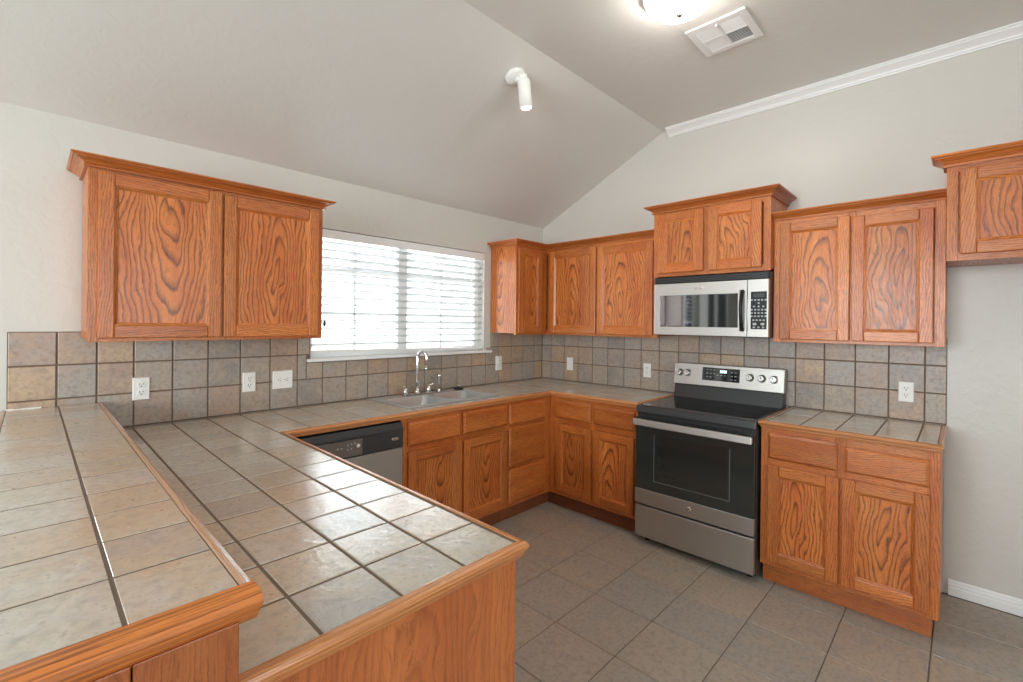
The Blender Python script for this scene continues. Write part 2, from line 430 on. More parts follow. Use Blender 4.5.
# ------------------------------------------------------------------ windows
def window(name, P, u0, u1, z0, z1, mull, muntu, muntz, parent=None):
    """frame, mullions, muntins, panes; P(u, depth, z)"""
    f = MB()
    def bar(a, b, lo, hi, d0, d1):
        f.hull8([P(a, d0, lo), P(b, d0, lo), P(b, d1, lo), P(a, d1, lo)], [P(a, d0, hi), P(b, d0, hi), P(b, d1, hi), P(a, d1, hi)])
    fwd = .045
    bar(u0, u0 + fwd, z0, z1, .075, .125); bar(u1 - fwd, u1, z0, z1, .075, .125)
    bar(u0 + fwd, u1 - fwd, z0, z0 + fwd, .075, .125); bar(u0 + fwd, u1 - fwd, z1 - fwd, z1, .075, .125)
    for mu in mull: bar(mu - .04, mu + .04, z0 + fwd, z1 - fwd, .073, .127)
    for mu in muntu: bar(mu - .009, mu + .009, z0 + fwd, z1 - fwd, .092, .108)
    cuts = sorted([u0 + fwd, u1 - fwd] + [q for mu in mull for q in (mu - .04, mu + .04)])
    for mz in muntz:
        for a, b in zip(cuts[::2], cuts[1::2]): bar(a, b, mz - .012, mz + .012, .090, .110)
    o = struct(f.build(name, TRIM, bevel=.002))
    g = MB()
    g.hull8([P(u0 + .02, .099, z0 + .02), P(u1 - .02, .099, z0 + .02), P(u1 - .02, .101, z0 + .02), P(u0 + .02, .101, z0 + .02)],
            [P(u0 + .02, .099, z1 - .02), P(u1 - .02, .099, z1 - .02), P(u1 - .02, .101, z1 - .02), P(u0 + .02, .101, z1 - .02)])
    g.build('pane', PANE, o)
    return o
PB = lambda u, d, z: (u, d, z)
win = window('window_1', PB, W0, W1, WZ0, WZ1, [-1.545], [-1.92, -1.17], [1.80, 1.45])
# sill board
mb = MB(); mb.box(W0 - .022, W1 + .075, -.030, .0, WZ0 - .020, WZ0 - .001); mb.box(W0 + .001, W1 - .001, -.001, .074, WZ0 - .019, WZ0 + .002)
mb.build('window_sill', TRIM, win, bevel=.004)
window('window_2', PB, D0, D1, DZ0, DZ1, [], [(D0 + D1) / 2], [1.5])
window('window_3', PB, G0, G1, GZ0, GZ1, [(G0 + G1) / 2], [], [])
window('window_4', lambda u, d, z: (XL - d, u, z), -3.5, -.9, .8, 2.4, [-2.2], [-2.85, -1.55], [1.6])
window('fill_window', lambda u, d, z: (u, YF - d, z), -5.1, -1.7, .8, 2.4, [-3.4], [-4.25, -2.55], [1.6])  # unseen window, made up as the opening for the front fill lamp

def blind(label, u0, u1, ztop, zbot, pitch, tilt, droop=0.0, tassel=None):
    b = thing('window_blind', label, 'blind', ((u0 + u1) / 2, 0.035, zbot), 0)
    ox, oy, oz = (u0 + u1) / 2, .035, zbot
    q = MB(); q.box(u0 - ox, u1 - ox, -.028, .028, ztop - .042 - oz, ztop - oz); q.build('headrail', TRIM, b, bevel=.003)
    q = MB(); q.box(u0 - ox, u1 - ox, -.034, -.029, ztop - .060 - oz, ztop - .002 - oz); q.build('valance', TRIM, b, bevel=.0015)
    q = MB(); z = ztop - .085; hw = .025
    while z > zbot + .035:
        dy, dz = hw * math.cos(tilt), hw * math.sin(tilt)
        zz = z - oz; tk = .0020
        q.hull8([(u0 - ox + .004, -dy, zz - dz - tk), (u1 - ox - .004, -dy, zz - dz - tk), (u1 - ox - .004, dy, zz + dz - tk), (u0 - ox + .004, dy, zz + dz - tk)],
                [(u0 - ox + .004, -dy, zz - dz + tk), (u1 - ox - .004, -dy, zz - dz + tk), (u1 - ox - .004, dy, zz + dz + tk), (u0 - ox + .004, dy, zz + dz + tk)])
        z -= pitch
    q.build('slats', SLAT, b)
    q = MB(); q.hull8([(u0 - ox, -.025, .0 + droop), (u1 - ox, -.025, 0), (u1 - ox, .025, 0), (u0 - ox, .025, droop)], [(u0 - ox, -.025, .020 + droop), (u1 - ox, -.025, .020), (u1 - ox, .025, .020), (u0 - ox, .025, .020 + droop)])
    q.build('bottom_rail', TRIM, b, bevel=.002)
    n = 4 if u1 - u0 > 1 else 2
    for i in range(n):
        x = u0 - ox + (u1 - u0) * (.08 + .84 * i / (n - 1))
        q = MB(); q.tube([(x, -.027, .02), (x, -.027, ztop - oz - .06)], .0013, 6); q.tube([(x + .012, .027, .02), (x + .012, .027, ztop - oz - .06)], .0013, 6)
        q.build('ladder_cord', TRIM, b)
    if tassel:
        q = MB(); x, z = tassel; q.tube([(x - ox, -.037, z - oz + .01), (x - ox, -.037, ztop - oz - .05)], .0012, 6)
        q.build('pull_cord', TRIM, b)
        q = MB(); q.lathe([(.003, .022), (.006, .012), (.009, 0), (.008, -.012), (.004, -.016)], (x - ox, -.037, z - oz)); q.build('tassel', DARKG, b)
    return b
blind('white slatted window blind above the kitchen sink', W0 + .006, W1 - .006, WZ1 - .003, WZ0 + .012, .0515, math.radians(-16), .022, (-2.178, 1.437))
blind('white slatted blind in the dining area window', D0 + .006, D1 - .006, DZ1 - .003, DZ0 + .012, .060, math.radians(-8))

# ------------------------------------------------------------------ backsplash
BZ = [ZC + .004, 1.088, 1.2425, 1.395]
BX = [-3.572, -3.417, -3.280, -3.142, -2.983, -2.824, -2.665, -2.506, -2.347, -2.188, -2.029, -1.870, -1.711, -1.552, -1.393, -1.234, -1.075, -.916, -.757, -.598, -.439, -.280, -.121, -.008]
mb = MB()
inwin = lambda u, v: (W0 - .02 < u < W1 + .07 and v > WZ0 - .022)
# second row is trimmed under the sill
Pb = lambda u, v, h: (u, -h, v)
wi = [i for i, u in enumerate(BX)]
mb.tiles(Pb, BX, BZ[:3], gap=.007, h=.008, ch=.002, skip=lambda u, v: inwin(u, v) or (W0 - .10 < u < W1 + .09 and v > 1.10))
cut = [-2.292] + [u for u in BX if -2.28 < u < W1 + .12]
mb.tiles(Pb, [-2.347, -2.292], [1.088, 1.2425], gap=.007, h=.008, ch=.002)
mb.tiles(Pb, cut, [1.088, WZ0 - .022], gap=.007, h=.008, ch=.002, skip=lambda u, v: not (W0 - .10 < u < W1 + .09))
mb.tiles(Pb, [u for u in BX if u <= W0] + [W0 - .003], BZ[2:], gap=.007, h=.008, ch=.002)
mb.tiles(Pb, [W1 + .08] + [u for u in BX if u > W1 + .08], BZ[2:], gap=.007, h=.008, ch=.002)
for x0, x1, z0, z1 in ((BX[0], W0, ZC, 1.395), (W0, W1 + .08, ZC, WZ0 - .021), (W1 + .08, -.001, ZC, 1.395)):
    setmat(mb.box(x0, x1, -.0045, -.0005, z0, z1), 1)
mb.build('backsplash', [TILE_B, GROUT], wall_back)
mb = MB()
BY = [-.009] + [-.121] + [-.280] + [-.439 - .1588 * k for k in range(0, 16)] + [RR]
BY = sorted(set(BY)); BY = [y for y in BY if y >= RR]
mb.tiles(lambda u, v, h: (-h, u, v), BY, BZ, gap=.007, h=.008, ch=.002)
setmat(mb.box(-.0045, -.0005, RR, -.001, ZC, 1.395), 1)
mb.build('backsplash', [TILE_B, GROUT], wall_right)

# ------------------------------------------------------------------ countertops
def grid(lo, hi, origin, pitch):
    k0 = math.ceil((lo + .004 - origin) / pitch); c = [lo]
    while origin + k0 * pitch < hi - .004: c.append(origin + k0 * pitch); k0 += 1
    return c + [hi]
TZ = ZC - .007
Pt = lambda u, v, h: (u, v, TZ + h)
SX0, SX1, SY0, SY1 = -1.862, -1.12, -.515, -.085      # hole for the sink
XE, YE = PX - .006, PY + .034                        # tile edges inside the wood trim
FE = -CO + .020
ct = thing('tiled_countertop', 'L-shaped slate tile countertop with oak edge running from the stove round the sink', 'countertop', (0, 0, 0))
mb = MB()
gx = lambda lo, hi: grid(lo, hi, -2.669, .1595); gy = lambda lo, hi: grid(lo, hi, -2.188, .1608)
# peninsula, back run (round the sink), corner and run to the stove
mb.tiles(Pt, gx(-3.2825, XE), gy(YE, FE), gap=.007, ch=.0025)
mb.tiles(Pt, gx(-3.2825, SX0), gy(FE, -.009), gap=.007, ch=.0025)
mb.tiles(Pt, gx(SX0, SX1), gy(FE, SY0), gap=.007, ch=.0025); mb.tiles(Pt, gx(SX0, SX1), gy(SY1, -.009), gap=.007, ch=.0025)
mb.tiles(Pt, gx(SX1, FE), gy(FE, -.009), gap=.007, ch=.0025)
YS = [-.009, -.121, -.280, -.439, -.598, -.757, -.916, -1.075, -1.234, GL + .016]
mb.tiles(Pt, gx(FE, -.009), sorted(YS), gap=.007, ch=.0025)
for x0, x1, y0, y1 in ((-3.2825, XE, YE, FE), (-3.2825, SX0, FE, -.009), (SX0, SX1, FE, SY0), (SX0, SX1, SY1, -.009), (SX1, FE, FE, -.009), (FE, -.009, GL + .016, -.009)):
    setmat(mb.box(x0, x1, y0, y1, ZC - .036, TZ + .0052), 1)
mb.build('tile_surface', [TILE_C, GROUT], ct)
def edge(path, parent, zt=ZC, sc=1.0):
    q = MB(); q.sweep(path, [(o * sc - .001, zt + .005 + z) for o, z in CTRIM]); return q.build('edge_trim', OAK, parent)
inner = [(-3.2825, YE), (XE, YE), (XE, FE), (FE, FE), (FE, GL + .016), (-.012, GL + .016)]
# travel so that the outside lies on the right hand
q = MB(); prof = [(-.001, ZC + .001), (.010, ZC + .001), (.017, ZC - .003), (.020, ZC - .010), (.018, ZC - .018), (.012, ZC - .022), (.012, ZC - .027), (.008, ZC - .036), (-.001, ZC - .038)]
q.sweep(inner, prof); q.build('edge_trim', OAKE, ct)
cr = thing('tiled_countertop', 'short slate tile countertop with oak edge right of the stove', 'countertop', (0, 0, 0))
mb = MB()
mb.tiles(Pt, gx(FE, -.009), sorted([GR - .016] + [-2.182 - .1595 * k for k in range(0, 5)] + [RR + .016]), gap=.007, ch=.0025)
setmat(mb.box(FE, -.009, RR + .016, GR - .016, ZC - .036, TZ + .0052), 1)
mb.build('tile_surface', [TILE_C, GROUT], cr)
q = MB(); q.sweep([(-.012, GR - .016), (FE, GR - .016), (FE, RR + .016), (-.012, RR + .016)], prof); q.build('edge_trim', OAKE, cr)

# ------------------------------------------------------------------ cabinets (local frame: x to the right, front towards -y)
def door(parent, x0, x1, z0, z1, yb, label=None, thick=.020, st=.056):
    """framed door with a recessed panel; yb is the back plane (front is yb - thick)"""
    yf = yb - thick; r = st
    q = MB()
    def board(xa, xb, za, zb, g):
        c = .005
        q.hull8([(xa, yb, za), (xb, yb, za), (xb, yb, zb), (xa, yb, zb)], [(xa, yf, za), (xb, yf, za), (xb, yf, zb), (xa, yf, zb)], g)
    board(x0, x0 + r, z0, z1, 2); board(x1 - r, x1, z0, z1, 2)
    board(x0 + r, x1 - r, z0, z0 + r, 0); board(x0 + r, x1 - r, z1 - r, z1, 0)
    d = q.build('door', OAK, parent, bevel=.0045)
    q = MB(); e = .014; dp = .009
    xo0, xo1, zo0, zo1 = x0 + r - .002, x1 - r + .002, z0 + r - .002, z1 - r + .002
    o = [q.bm.verts.new(p) for p in ((xo0, yf + .0015, zo0), (xo1, yf + .0015, zo0), (xo1, yf + .0015, zo1), (xo0, yf + .0015, zo1))]
    i = [q.bm.verts.new(p) for p in ((xo0 + e, yf + dp, zo0 + e), (xo1 - e, yf + dp, zo0 + e), (xo1 - e, yf + dp, zo1 - e), (xo0 + e, yf + dp, zo1 - e))]
    bk = [q.bm.verts.new(p) for p in ((xo0, yb - .002, zo0), (xo1, yb - .002, zo0), (xo1, yb - .002, zo1), (xo0, yb - .002, zo1))]
    q.grain([q.face(i)], 2, True)
    for k in range(4):
        q.grain([q.face([o[k], o[(k + 1) % 4], i[(k + 1) % 4], i[k]])], 0 if k % 2 == 0 else 2)
        q.face([o[k], o[(k + 1) % 4], bk[(k + 1) % 4], bk[k]])
    q.face(bk)
    q.build('door_panel', OAK, d)
    return d
def drawer(parent, x0, x1, z0, z1, yb, name='drawer'):
    yf = yb - .021; c = .013
    q = MB()
    a = [(x0, yb), (x1, yb)]
    v0 = [(x0, yb, z0), (x1, yb, z0), (x1, yb, z1), (x0, yb, z1)]
    v1 = [(x0, yb - .011, z0), (x1, yb - .011, z0), (x1, yb - .011, z1), (x0, yb - .011, z1)]
    v2 = [(x0 + c, yf, z0 + c), (x1 - c, yf, z0 + c), (x1 - c, yf, z1 - c), (x0 + c, yf, z1 - c)]
    r = [[q.bm.verts.new(p) for p in vv] for vv in (v0, v1, v2)]
    fs = [q.face(r[0][::-1]), q.face(r[2])]
    for k in range(4):
        for j in (0, 1): fs.append(q.face([r[j][k], r[j][(k + 1) % 4], r[j + 1][(k + 1) % 4], r[j + 1][k]]))
    q.grain(fs, 0)
    return q.build(name, OAK, parent, bevel=.0015)
def frame(parent, x0, x1, z0, z1, yf, stiles, rails, th=.019):
    """face frame: stiles [(x0,x1)], rails [(z0,z1)] between them"""
    q = MB()
    for a, b in stiles: q.box(a, b, yf, yf + th, z0, z1, 2)
    ss = sorted(stiles)
    for a, b in zip(ss[:-1], ss[1:]):
        for lo, hi in rails: q.box(a[1], b[0], yf + .0004, yf + th, lo, hi, 0)
    return q.build('face_frame', OAK, parent, bevel=.001)
def crown(parent, path, zt, h=.055, pr=.056):
    q = MB()
    k = h / .055; o = pr / .056
    P_ = [(-.004, 0), (.012, 0), (.013, .004), (.012, .009), (.006, .010), (.006, .013), (.011, .015), (.016, .021), (.026, .030), (.040, .037), (.043, .038), (.043, .042), (.049, .043), (.054, .047), (.056, .050), (.056, .055), (-.004, .055)]
    P_ = [(a * o, zt - h + b * k) for a, b in P_]
    q.sweep(path, P_); return q.build('crown_molding', OAK, parent)
def upper(name, label, wall, s0, s1, depth, z0, zt, doors, cpath, mid=None, ch=.045):
    """wall cabinet; s0, s1 along the wall left to right"""
    loc, rz, conv = ((s0, 0, z0), 0, lambda s: s - s0) if wall == 'back' else ((0, s0, z0), -PI / 2, lambda s: s0 - s)
    t = thing(name, label, 'wall cabinet', loc, rz, 'oak wall cabinets')
    wd = conv(s1); H = zt - z0
    q = MB(); q.box(0, wd, -depth + .019, -.010, .012, H - .004, 2, True); q.build('carcass', OAK, t)
    st = [(0, .040), (wd - .040, wd)]
    if mid: st.append((conv(mid) - .022, conv(mid) + .022))
    frame(t, 0, wd, 0, H - .002, -depth, st, [(0, .040), (H - .085, H - .002)])
    for d0, d1, a, b in doors: door(t, conv(d0), conv(d1), a - z0, b - z0, -depth - .0005)
    crown(t, [(conv(a), b) for a, b in cpath], H, h=ch)
    return t
upper('upper_cabinet', 'two-door oak wall cabinet with crown left of the window', 'back', -3.337, -2.332, UD, ZB, 2.145,
      [(-3.305, -2.843, 1.372, 2.088), (-2.833, -2.358, 1.372, 2.080)], [(-3.337, -.012), (-3.337, -UD), (-2.332, -UD), (-2.332, -.012)], -2.838)
upper('upper_cabinet', 'narrow one-door oak wall cabinet between window and corner', 'back', -.705, -UD - .0005, UD, ZB, 2.145,
      [(-.688, -.392, 1.374, 2.082)], [(-.705, -.012), (-.705, -UD), (-UD - .001, -UD)], -.372)
upper('upper_cabinet', 'two-door oak wall cabinet in the corner left of the microwave', 'right', -.002, -1.366, UD, ZB, 2.145,
      [(-.357, -.838, 1.374, 2.082), (-.852, -1.334, 1.374, 2.072)], [(-UD - .001, -UD), (-1.366, -UD)], -.845)
upper('upper_cabinet', 'short oak wall cabinet with crown above the microwave', 'right', -1.3675, -2.1305, MD, 1.7925, 2.297,
      [(-1.405, -1.727, 1.818, 2.234), (-1.762, -2.083, 1.816, 2.228)], [(-1.3675, -.012), (-1.3675, -MD), (-2.1305, -MD), (-2.1305, -.012)], -1.745, .05)
upper('upper_cabinet', 'two-door oak wall cabinet right of the microwave above the short countertop', 'right', -2.132, -2.908, UD, ZB, 2.143,
      [(-2.168, -2.516, 1.374, 2.076), (-2.526, -2.864, 1.374, 2.064)], [(-2.132, -UD), (-2.908, -UD)], -2.521)
upper('upper_cabinet', 'deep high oak wall cabinet over the empty refrigerator space at right edge', 'right', -2.9118, -3.82, FD, 1.771, 2.272,
      [(-2.958, -3.355, 1.800, 2.197), (-3.372, -3.775, 1.800, 2.197)], [(-2.9118, -.36), (-2.9118, -FD), (-3.82, -FD), (-3.82, -.012)], -3.3635, .054)

def base(label, wall, s0, s1, doors, drawers, stiles, rails, toe=(0, 0), left_side=False, right_side=False, d0=0):
    loc, rz, conv = ((s0, 0, 0), 0, lambda s: s - s0) if wall == 'back' else ((0, s0, 0), -PI / 2, lambda s: s0 - s)
    t = thing('base_cabinet', label, 'base cabinet', loc, rz, 'oak base cabinets')
    wd = conv(s1); top = ZC - .039
    q = MB()
    q.box(0, .018, -BF + .019, -.012, ZK, top, 2); q.box(wd - .018, wd, -BF + .019, -.012, ZK, top, 2)   # sides
    q.box(.018, wd - .018, -BF + .019, -.012, ZK, ZK + .018, 0); q.box(.018, wd - .018, -.024, -.012, ZK + .018, top, 2)
    q.box(0, .018, -TK + .002, -.012, 0.001, ZK, 2); q.box(wd - .018 - toe[1], wd - toe[1], -TK + .002, -.012, 0.001, ZK, 2)
    q.build('carcass', OAK, t)
    frame(t, 0, wd, ZK, top, -BF, [(conv(a), conv(b)) for a, b in stiles], rails)
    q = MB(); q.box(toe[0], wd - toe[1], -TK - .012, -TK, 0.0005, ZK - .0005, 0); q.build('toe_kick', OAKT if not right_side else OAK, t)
    for a, b, lo, hi in doors: door(t, conv(a), conv(b), lo, hi, -BF - .0005)
    for a, b, lo, hi in drawers: drawer(t, conv(a), conv(b), lo, hi, -BF - .0005)
    return t
RL = [(ZK, .150), (.672, .722), (0.834, ZC - .039)]
base('oak base cabinet under the sink with two doors', 'back', -1.986, -1.098, [(-1.942, -1.532, .142, .682), (-1.514, -1.108, .142, .680)],
     [(-1.942, -1.543, .715, .858), (-1.518, -1.107, .718, .864)], [(-1.986, -1.930), (-1.545, -1.500), (-1.118, -1.098)], RL)
base('oak drawer stack with three drawers in the corner under the window wall', 'back', -1.097, -BF + .0005, [],
     [(-1.091, -.684, .712, .862), (-1.089, -.682, .408, .694), (-1.086, -.678, .142, .388)], [(-1.097, -1.070), (-.700, -BF + .0005)], [(ZK, .150), (.385, .415), (.690, .716), (0.834, ZC - .039)], toe=(0, -.067))
base('oak base cabinet with two doors and two drawers between corner and stove', 'right', -BF - .0005, GL + .016, [(-.682, -1.006, .146, .674), (-1.033, -1.360, .142, .672)],
     [(-.672, -1.000, .716, .858), (-1.027, -1.364, .716, .852)], [(-BF - .0005, -.695), (-1.040, -.998), (GL + .045, GL + .008)][0:1] + [(-.998, -1.040), (GL + .045, GL + .008)], RL, toe=(-.055, 0))
base('oak base cabinet with two doors and two drawers right of the stove', 'right', GR - .008, RR + .008, [(-2.192, -2.522, .138, .678), (-2.534, -2.871, .138, .682)],
     [(-2.192, -2.513, .712, .856), (-2.545, -2.866, .716, .842)], [(GR - .008, -2.205), (-2.503, -2.553), (-2.860, RR + .008)], RL, toe=(0, .028), right_side=True)
# peninsula cabinet with a flat end panel
t = thing('base_cabinet', 'peninsula oak base cabinet with a plain end panel facing the viewer', 'base cabinet', (-2.662, PY, 0), 0, 'oak base cabinets')
q = MB(); q.box(-.586, -.006, .060, 1.58, ZK, ZC - .039, 2); q.box(-.586, -.075, .060, 1.58, 0.001, ZK, 1); q.build('carcass', OAK, t)
q = MB(); q.box(-.586, 0, .040, .059, 0.001, ZC - .039, 2, True); q.build('end_panel', OAKV, t, bevel=.0015)
q = MB()
for a, b in ((.060, .12), (.78, .84), (1.50, 1.58)): q.box(-.006, .012, a, b, ZK, ZC - .039, 2)
for a, b in ((.12, .78), (.84, 1.50)):
    for lo, hi in RL: q.box(-.006, .0115, a, b, lo, hi, 1)
q.build('face_frame', OAK, t, bevel=.001)

# ------------------------------------------------------------------ raised bar
bar = thing('breakfast_bar', 'raised tiled breakfast bar with oak edge in the left foreground', 'bar counter', (-3.41, PY, 0))
ZBAR = 1.056; BX0, BX1, BYE = -3.575, -3.276, -2.19
mb = MB(); ox, oy = -3.41, PY
def Pbar(u, v, h): return (u - ox, v - oy, ZBAR - .007 + h)
mb.tiles(Pbar, [BX0, -3.411, BX1], sorted([BYE + .1615 * k for k in range(0, 14)] + [-.009]), gap=.006, ch=.0008)
setmat(mb.box(BX0 - ox, BX1 - ox, BYE - oy, -.009 - oy, ZBAR - .04, ZBAR - .0010), 1)
mb.build('tile_surface', [TILE_C, GROUT], bar)
prof2 = [(-.001, ZBAR + .001), (.010, ZBAR + .002), (.020, ZBAR - .002), (.024, ZBAR - .010), (.022, ZBAR - .018), (.015, ZBAR - .024), (.015, ZBAR - .030), (.008, ZBAR - .042), (-.001, ZBAR - .046)]
# end piece is a heavy oak moulding, the long sides a slim tiled nosing
q = MB()
prof3 = [(-.001, ZBAR + .001), (.022, ZBAR + .001), (.038, ZBAR - .004), (.044, ZBAR - .013), (.040, ZBAR - .022), (.028, ZBAR - .027), (.026, ZBAR - .034), (.014, ZBAR - .050), (-.001, ZBAR - .056)]
q.sweep([(BX0 - .018 - ox, BYE - oy), (BX1 + .018 - ox, BYE - oy)], prof3); q.build('edge_trim', OAK, bar)
for path in ([(BX1 - ox, BYE - oy), (BX1 - ox, -.012 - oy)], [(BX0 - ox, -.012 - oy), (BX0 - ox, BYE - oy)]):
    q = MB(); q.sweep(path, [(o * .8, z) for o, z in prof2]); q.build('side_trim', OAKP, bar)
q = MB(); q.box(BX0 + .02 - ox, -3.284 - ox, .062, -.012 - oy, 0.001, ZBAR - .041, 2); q.box(-3.284 - ox, -3.252 - ox, .062, 1.58, 0.001, ZC - .042, 2); q.build('support_wall', WALL, bar)
q = MB(); q.box(BX0 + .02 - ox, -3.408 - ox, .008, .0615, 0.001, ZBAR - .041, 2, True); q.box(-3.406 - ox, -3.284 - ox, .008, .0615, 0.001, ZBAR - .041, 2); q.box(-3.283 - ox, -3.252 - ox, .040, .0615, 0.001, ZC - .042, 2); q.build('end_panel', OAKV, bar, bevel=.002)
q = MB()
for i in range(9):
    x = -3.575 + i * .012; q.box(x - ox, x + .0135 - ox, -.018 - .004 * random.random() - oy, -.010 - oy, ZBAR - .001, ZBAR + .002 + .003 * random.random())
q.build('caulk', TRIM, bar)

# ------------------------------------------------------------------ dishwasher
dw = thing('dishwasher', 'stainless dishwasher with black control panel beside the sink cabinet', 'dishwasher', (-2.590, 0, 0))
q = MB(); q.box(.004, .598, -.58, -.03, .10, .872); q.build('tub', DARKG, dw)
q = MB(); q.box(.004, .598, -.640, -.581, .115, .728); q.build('door', STEEL, dw, bevel=.004)
q = MB(); q.box(.004, .598, -.645, -.581, .731, .835); q.hull8([(.004, -.648, .835), (.598, -.648, .835), (.598, -.581, .835), (.004, -.581, .835)], [(.004, -.630, .872), (.598, -.630, .872), (.598, -.581, .872), (.004, -.581, .872)])
cp = q.build('control_panel', simple('charcoal_plastic', srgb(56, 57, 58), .3), dw, bevel=.003)
q = MB(); q.box(.05, .34, -.649, -.644, .738, .826); q.build('button_panel', simple('taupe_panel', srgb(112, 103, 94), .35), cp, bevel=.002)
q = MB(); q.box(.16, .44, -.6515, -.646, .827, .840); q.build('latch_grip', DARKG, cp, bevel=.002)
for i, (x, z, r) in enumerate([(.255, .800, .005), (.275, .803, .005), (.295, .806, .005), (.255, .778, .005), (.275, .780, .005), (.315, .790, .010), (.20, .79, .005), (.22, .79, .005)]):
    q = MB(); q.lathe([(r, 0), (r, .003), (r * .7, .004)], (x, -.649, z), (0, -1, 0), 12); q.build('button', WHITE if r > .006 else GREYP, cp)
q = MB(); q.lathe([(.5, 0), (.5, .1), (.42, .15)], (0, 0, 0), (0, -1, 0), 24)
bd = q.build('badge', NICKEL, cp); bd.scale = (.050, .02, .019); bd.location = (.545, -.644, .786)
q = MB(); q.box(.01, .59, -.56, -.54, .005, .10); q.build('toe_plate', DARK, dw)

# ------------------------------------------------------------------ sink, faucet, sprayer, stopper
sk = thing('kitchen_sink', 'double-bowl stainless steel drop-in sink under the window', 'sink', ((-1.85 - 1.10) / 2, -.30, ZC))
sx, sy = (-1.85 - 1.10) / 2, -.30
q = MB()
def rimrect(x0, x1, y0, y1, holes, z0, z1):
    xs = sorted({x0, x1} | {h[i] for h in holes for i in (0, 1)}); ys = sorted({y0, y1} | {h[i] for h in holes for i in (2, 3)})
    for i in range(len(xs) - 1):
        for j in range(len(ys) - 1):
            mx, my = (xs[i] + xs[i + 1]) / 2, (ys[j] + ys[j + 1]) / 2
            if any(h[0] < mx < h[1] and h[2] < my < h[3] for h in holes): continue
            q.box(xs[i] - sx, xs[i + 1] - sx, ys[j] - sy, ys[j + 1] - sy, z0, z1)
HB = [(-1.848, -1.500, -.500, -.170), (-1.455, -1.135, -.500, -.170)]
rimrect(-1.886, -1.098, -.538, -.046, HB, .0012, .008)
q.build('rim', SINKM, sk, bevel=.002)
for h in HB:
    q = MB(); c = .03; zb = -.17
    def ring(ins, z, r):
        x0, x1, y0, y1 = h[0] + ins - sx, h[1] - ins - sx, h[2] + ins - sy, h[3] - ins - sy
        p = []
        for cx_, cy_, a0 in ((x1 - r, y1 - r, 0), (x0 + r, y1 - r, PI / 2), (x0 + r, y0 + r, PI), (x1 - r, y0 + r, 1.5 * PI)):
            for k in range(6): p.append((cx_ + r * math.cos(a0 + k * PI / 10), cy_ + r * math.sin(a0 + k * PI / 10), z))
        return [q.bm.verts.new(v) for v in p]
    R_ = [ring(-.001, .0075, .002), ring(.002, .004, .035), ring(.012, -.14, .04), ring(.03, -.165, .04), ring(.12, -.17, .03)]
    for a, b in zip(R_[:-1], R_[1:]):
        for k in range(24): q.face([a[k], a[(k + 1) % 24], b[(k + 1) % 24], b[k]], smooth=True)
    q.face(R_[-1]); q.lathe([(.0, -.1685), (.040, -.168), (.042, -.166), (.045, -.167)], ((h[0] + h[1]) / 2 - sx, (h[2] + h[3]) / 2 - sy, 0), cap0=False, cap1=False)
    q.build('basin', SINKM, sk, fix=True)
ZD = ZC + .0085
fc = thing('kitchen_faucet', 'chrome gooseneck faucet with two lever handles behind the sink', 'faucet', (-1.532, -.112, ZD))
q = MB(); q.box(-.125, .125, -.028, .028, 0, .010); q.build('deck_plate', CHROME, fc, bevel=.006, seg=3)
q = MB(); q.lathe([(.024, .010), (.024, .022), (.018, .032), (.0145, .05)], (0, 0, 0)); q.build('spout_base', CHROME, fc)
q = MB(); dirv = Vector((.42, -.90, 0)).normalized(); pts = [Vector((0, 0, .03)), Vector((0, 0, .10)), Vector((0, 0, .17)), Vector((0, 0, .262))]
for k in range(1, 13):
    a = PI * k / 12 * 1.05; pts.append(Vector((0, 0, .262)) + dirv * (.038 * (1 - math.cos(a))) + Vector((0, 0, .050 * math.sin(a))))
pts.append(pts[-1] + Vector((0, 0, -.05)) + dirv * -.004)
q.tube(pts, [.0135] * 4 + [.012] * 12 + [.012], 14); q.build('spout', CHROME, fc)
q = MB(); q.lathe([(.014, .0), (.0145, -.025), (.012, -.03)], pts[-1] + Vector((0, 0, .004))); q.build('aerator', NICKEL, fc)
for s in (-1, 1):
    q = MB(); q.lathe([(.020, .010), (.019, .03), (.014, .045), (.010, .055)], (s * .1, 0, 0)); q.tube([(s * .1, 0, .052), (s * .112, -.01, .062), (s * .135, -.03, .070)], [.008, .007, .005], 10)
    q.build('handle', CHROME, fc)
sp = thing('sink_sprayer', 'slim side sprayer standing right of the faucet', 'sprayer', (-1.335, -.112, ZD))
q = MB(); q.lathe([(.020, 0), (.020, .008), (.014, .018), (.013, .022)]); q.build('collar', CHROME, sp)
q = MB(); q.lathe([(.010, .022), (.011, .06), (.013, .10), (.016, .118), (.015, .132), (.008, .138)]); q.tube([(0, 0, .122), (.006, -.022, .122)], [.009, .008], 10); q.build('spray_head', NICKEL, sp)
stp = thing('sink_strainer', 'black rubber sink strainer with metal knob lying on the sink deck', 'strainer', (-1.150, -.118, ZD))
q = MB(); q.lathe([(.030, 0), (.038, .004), (.040, .010), (.034, .013), (.012, .013)]); q.build('rim', DARK, stp)
q = MB(); q.lathe([(.011, .012), (.007, .022), (.012, .028), (.011, .034), (.004, .037)]); q.build('knob', CHROME, stp)

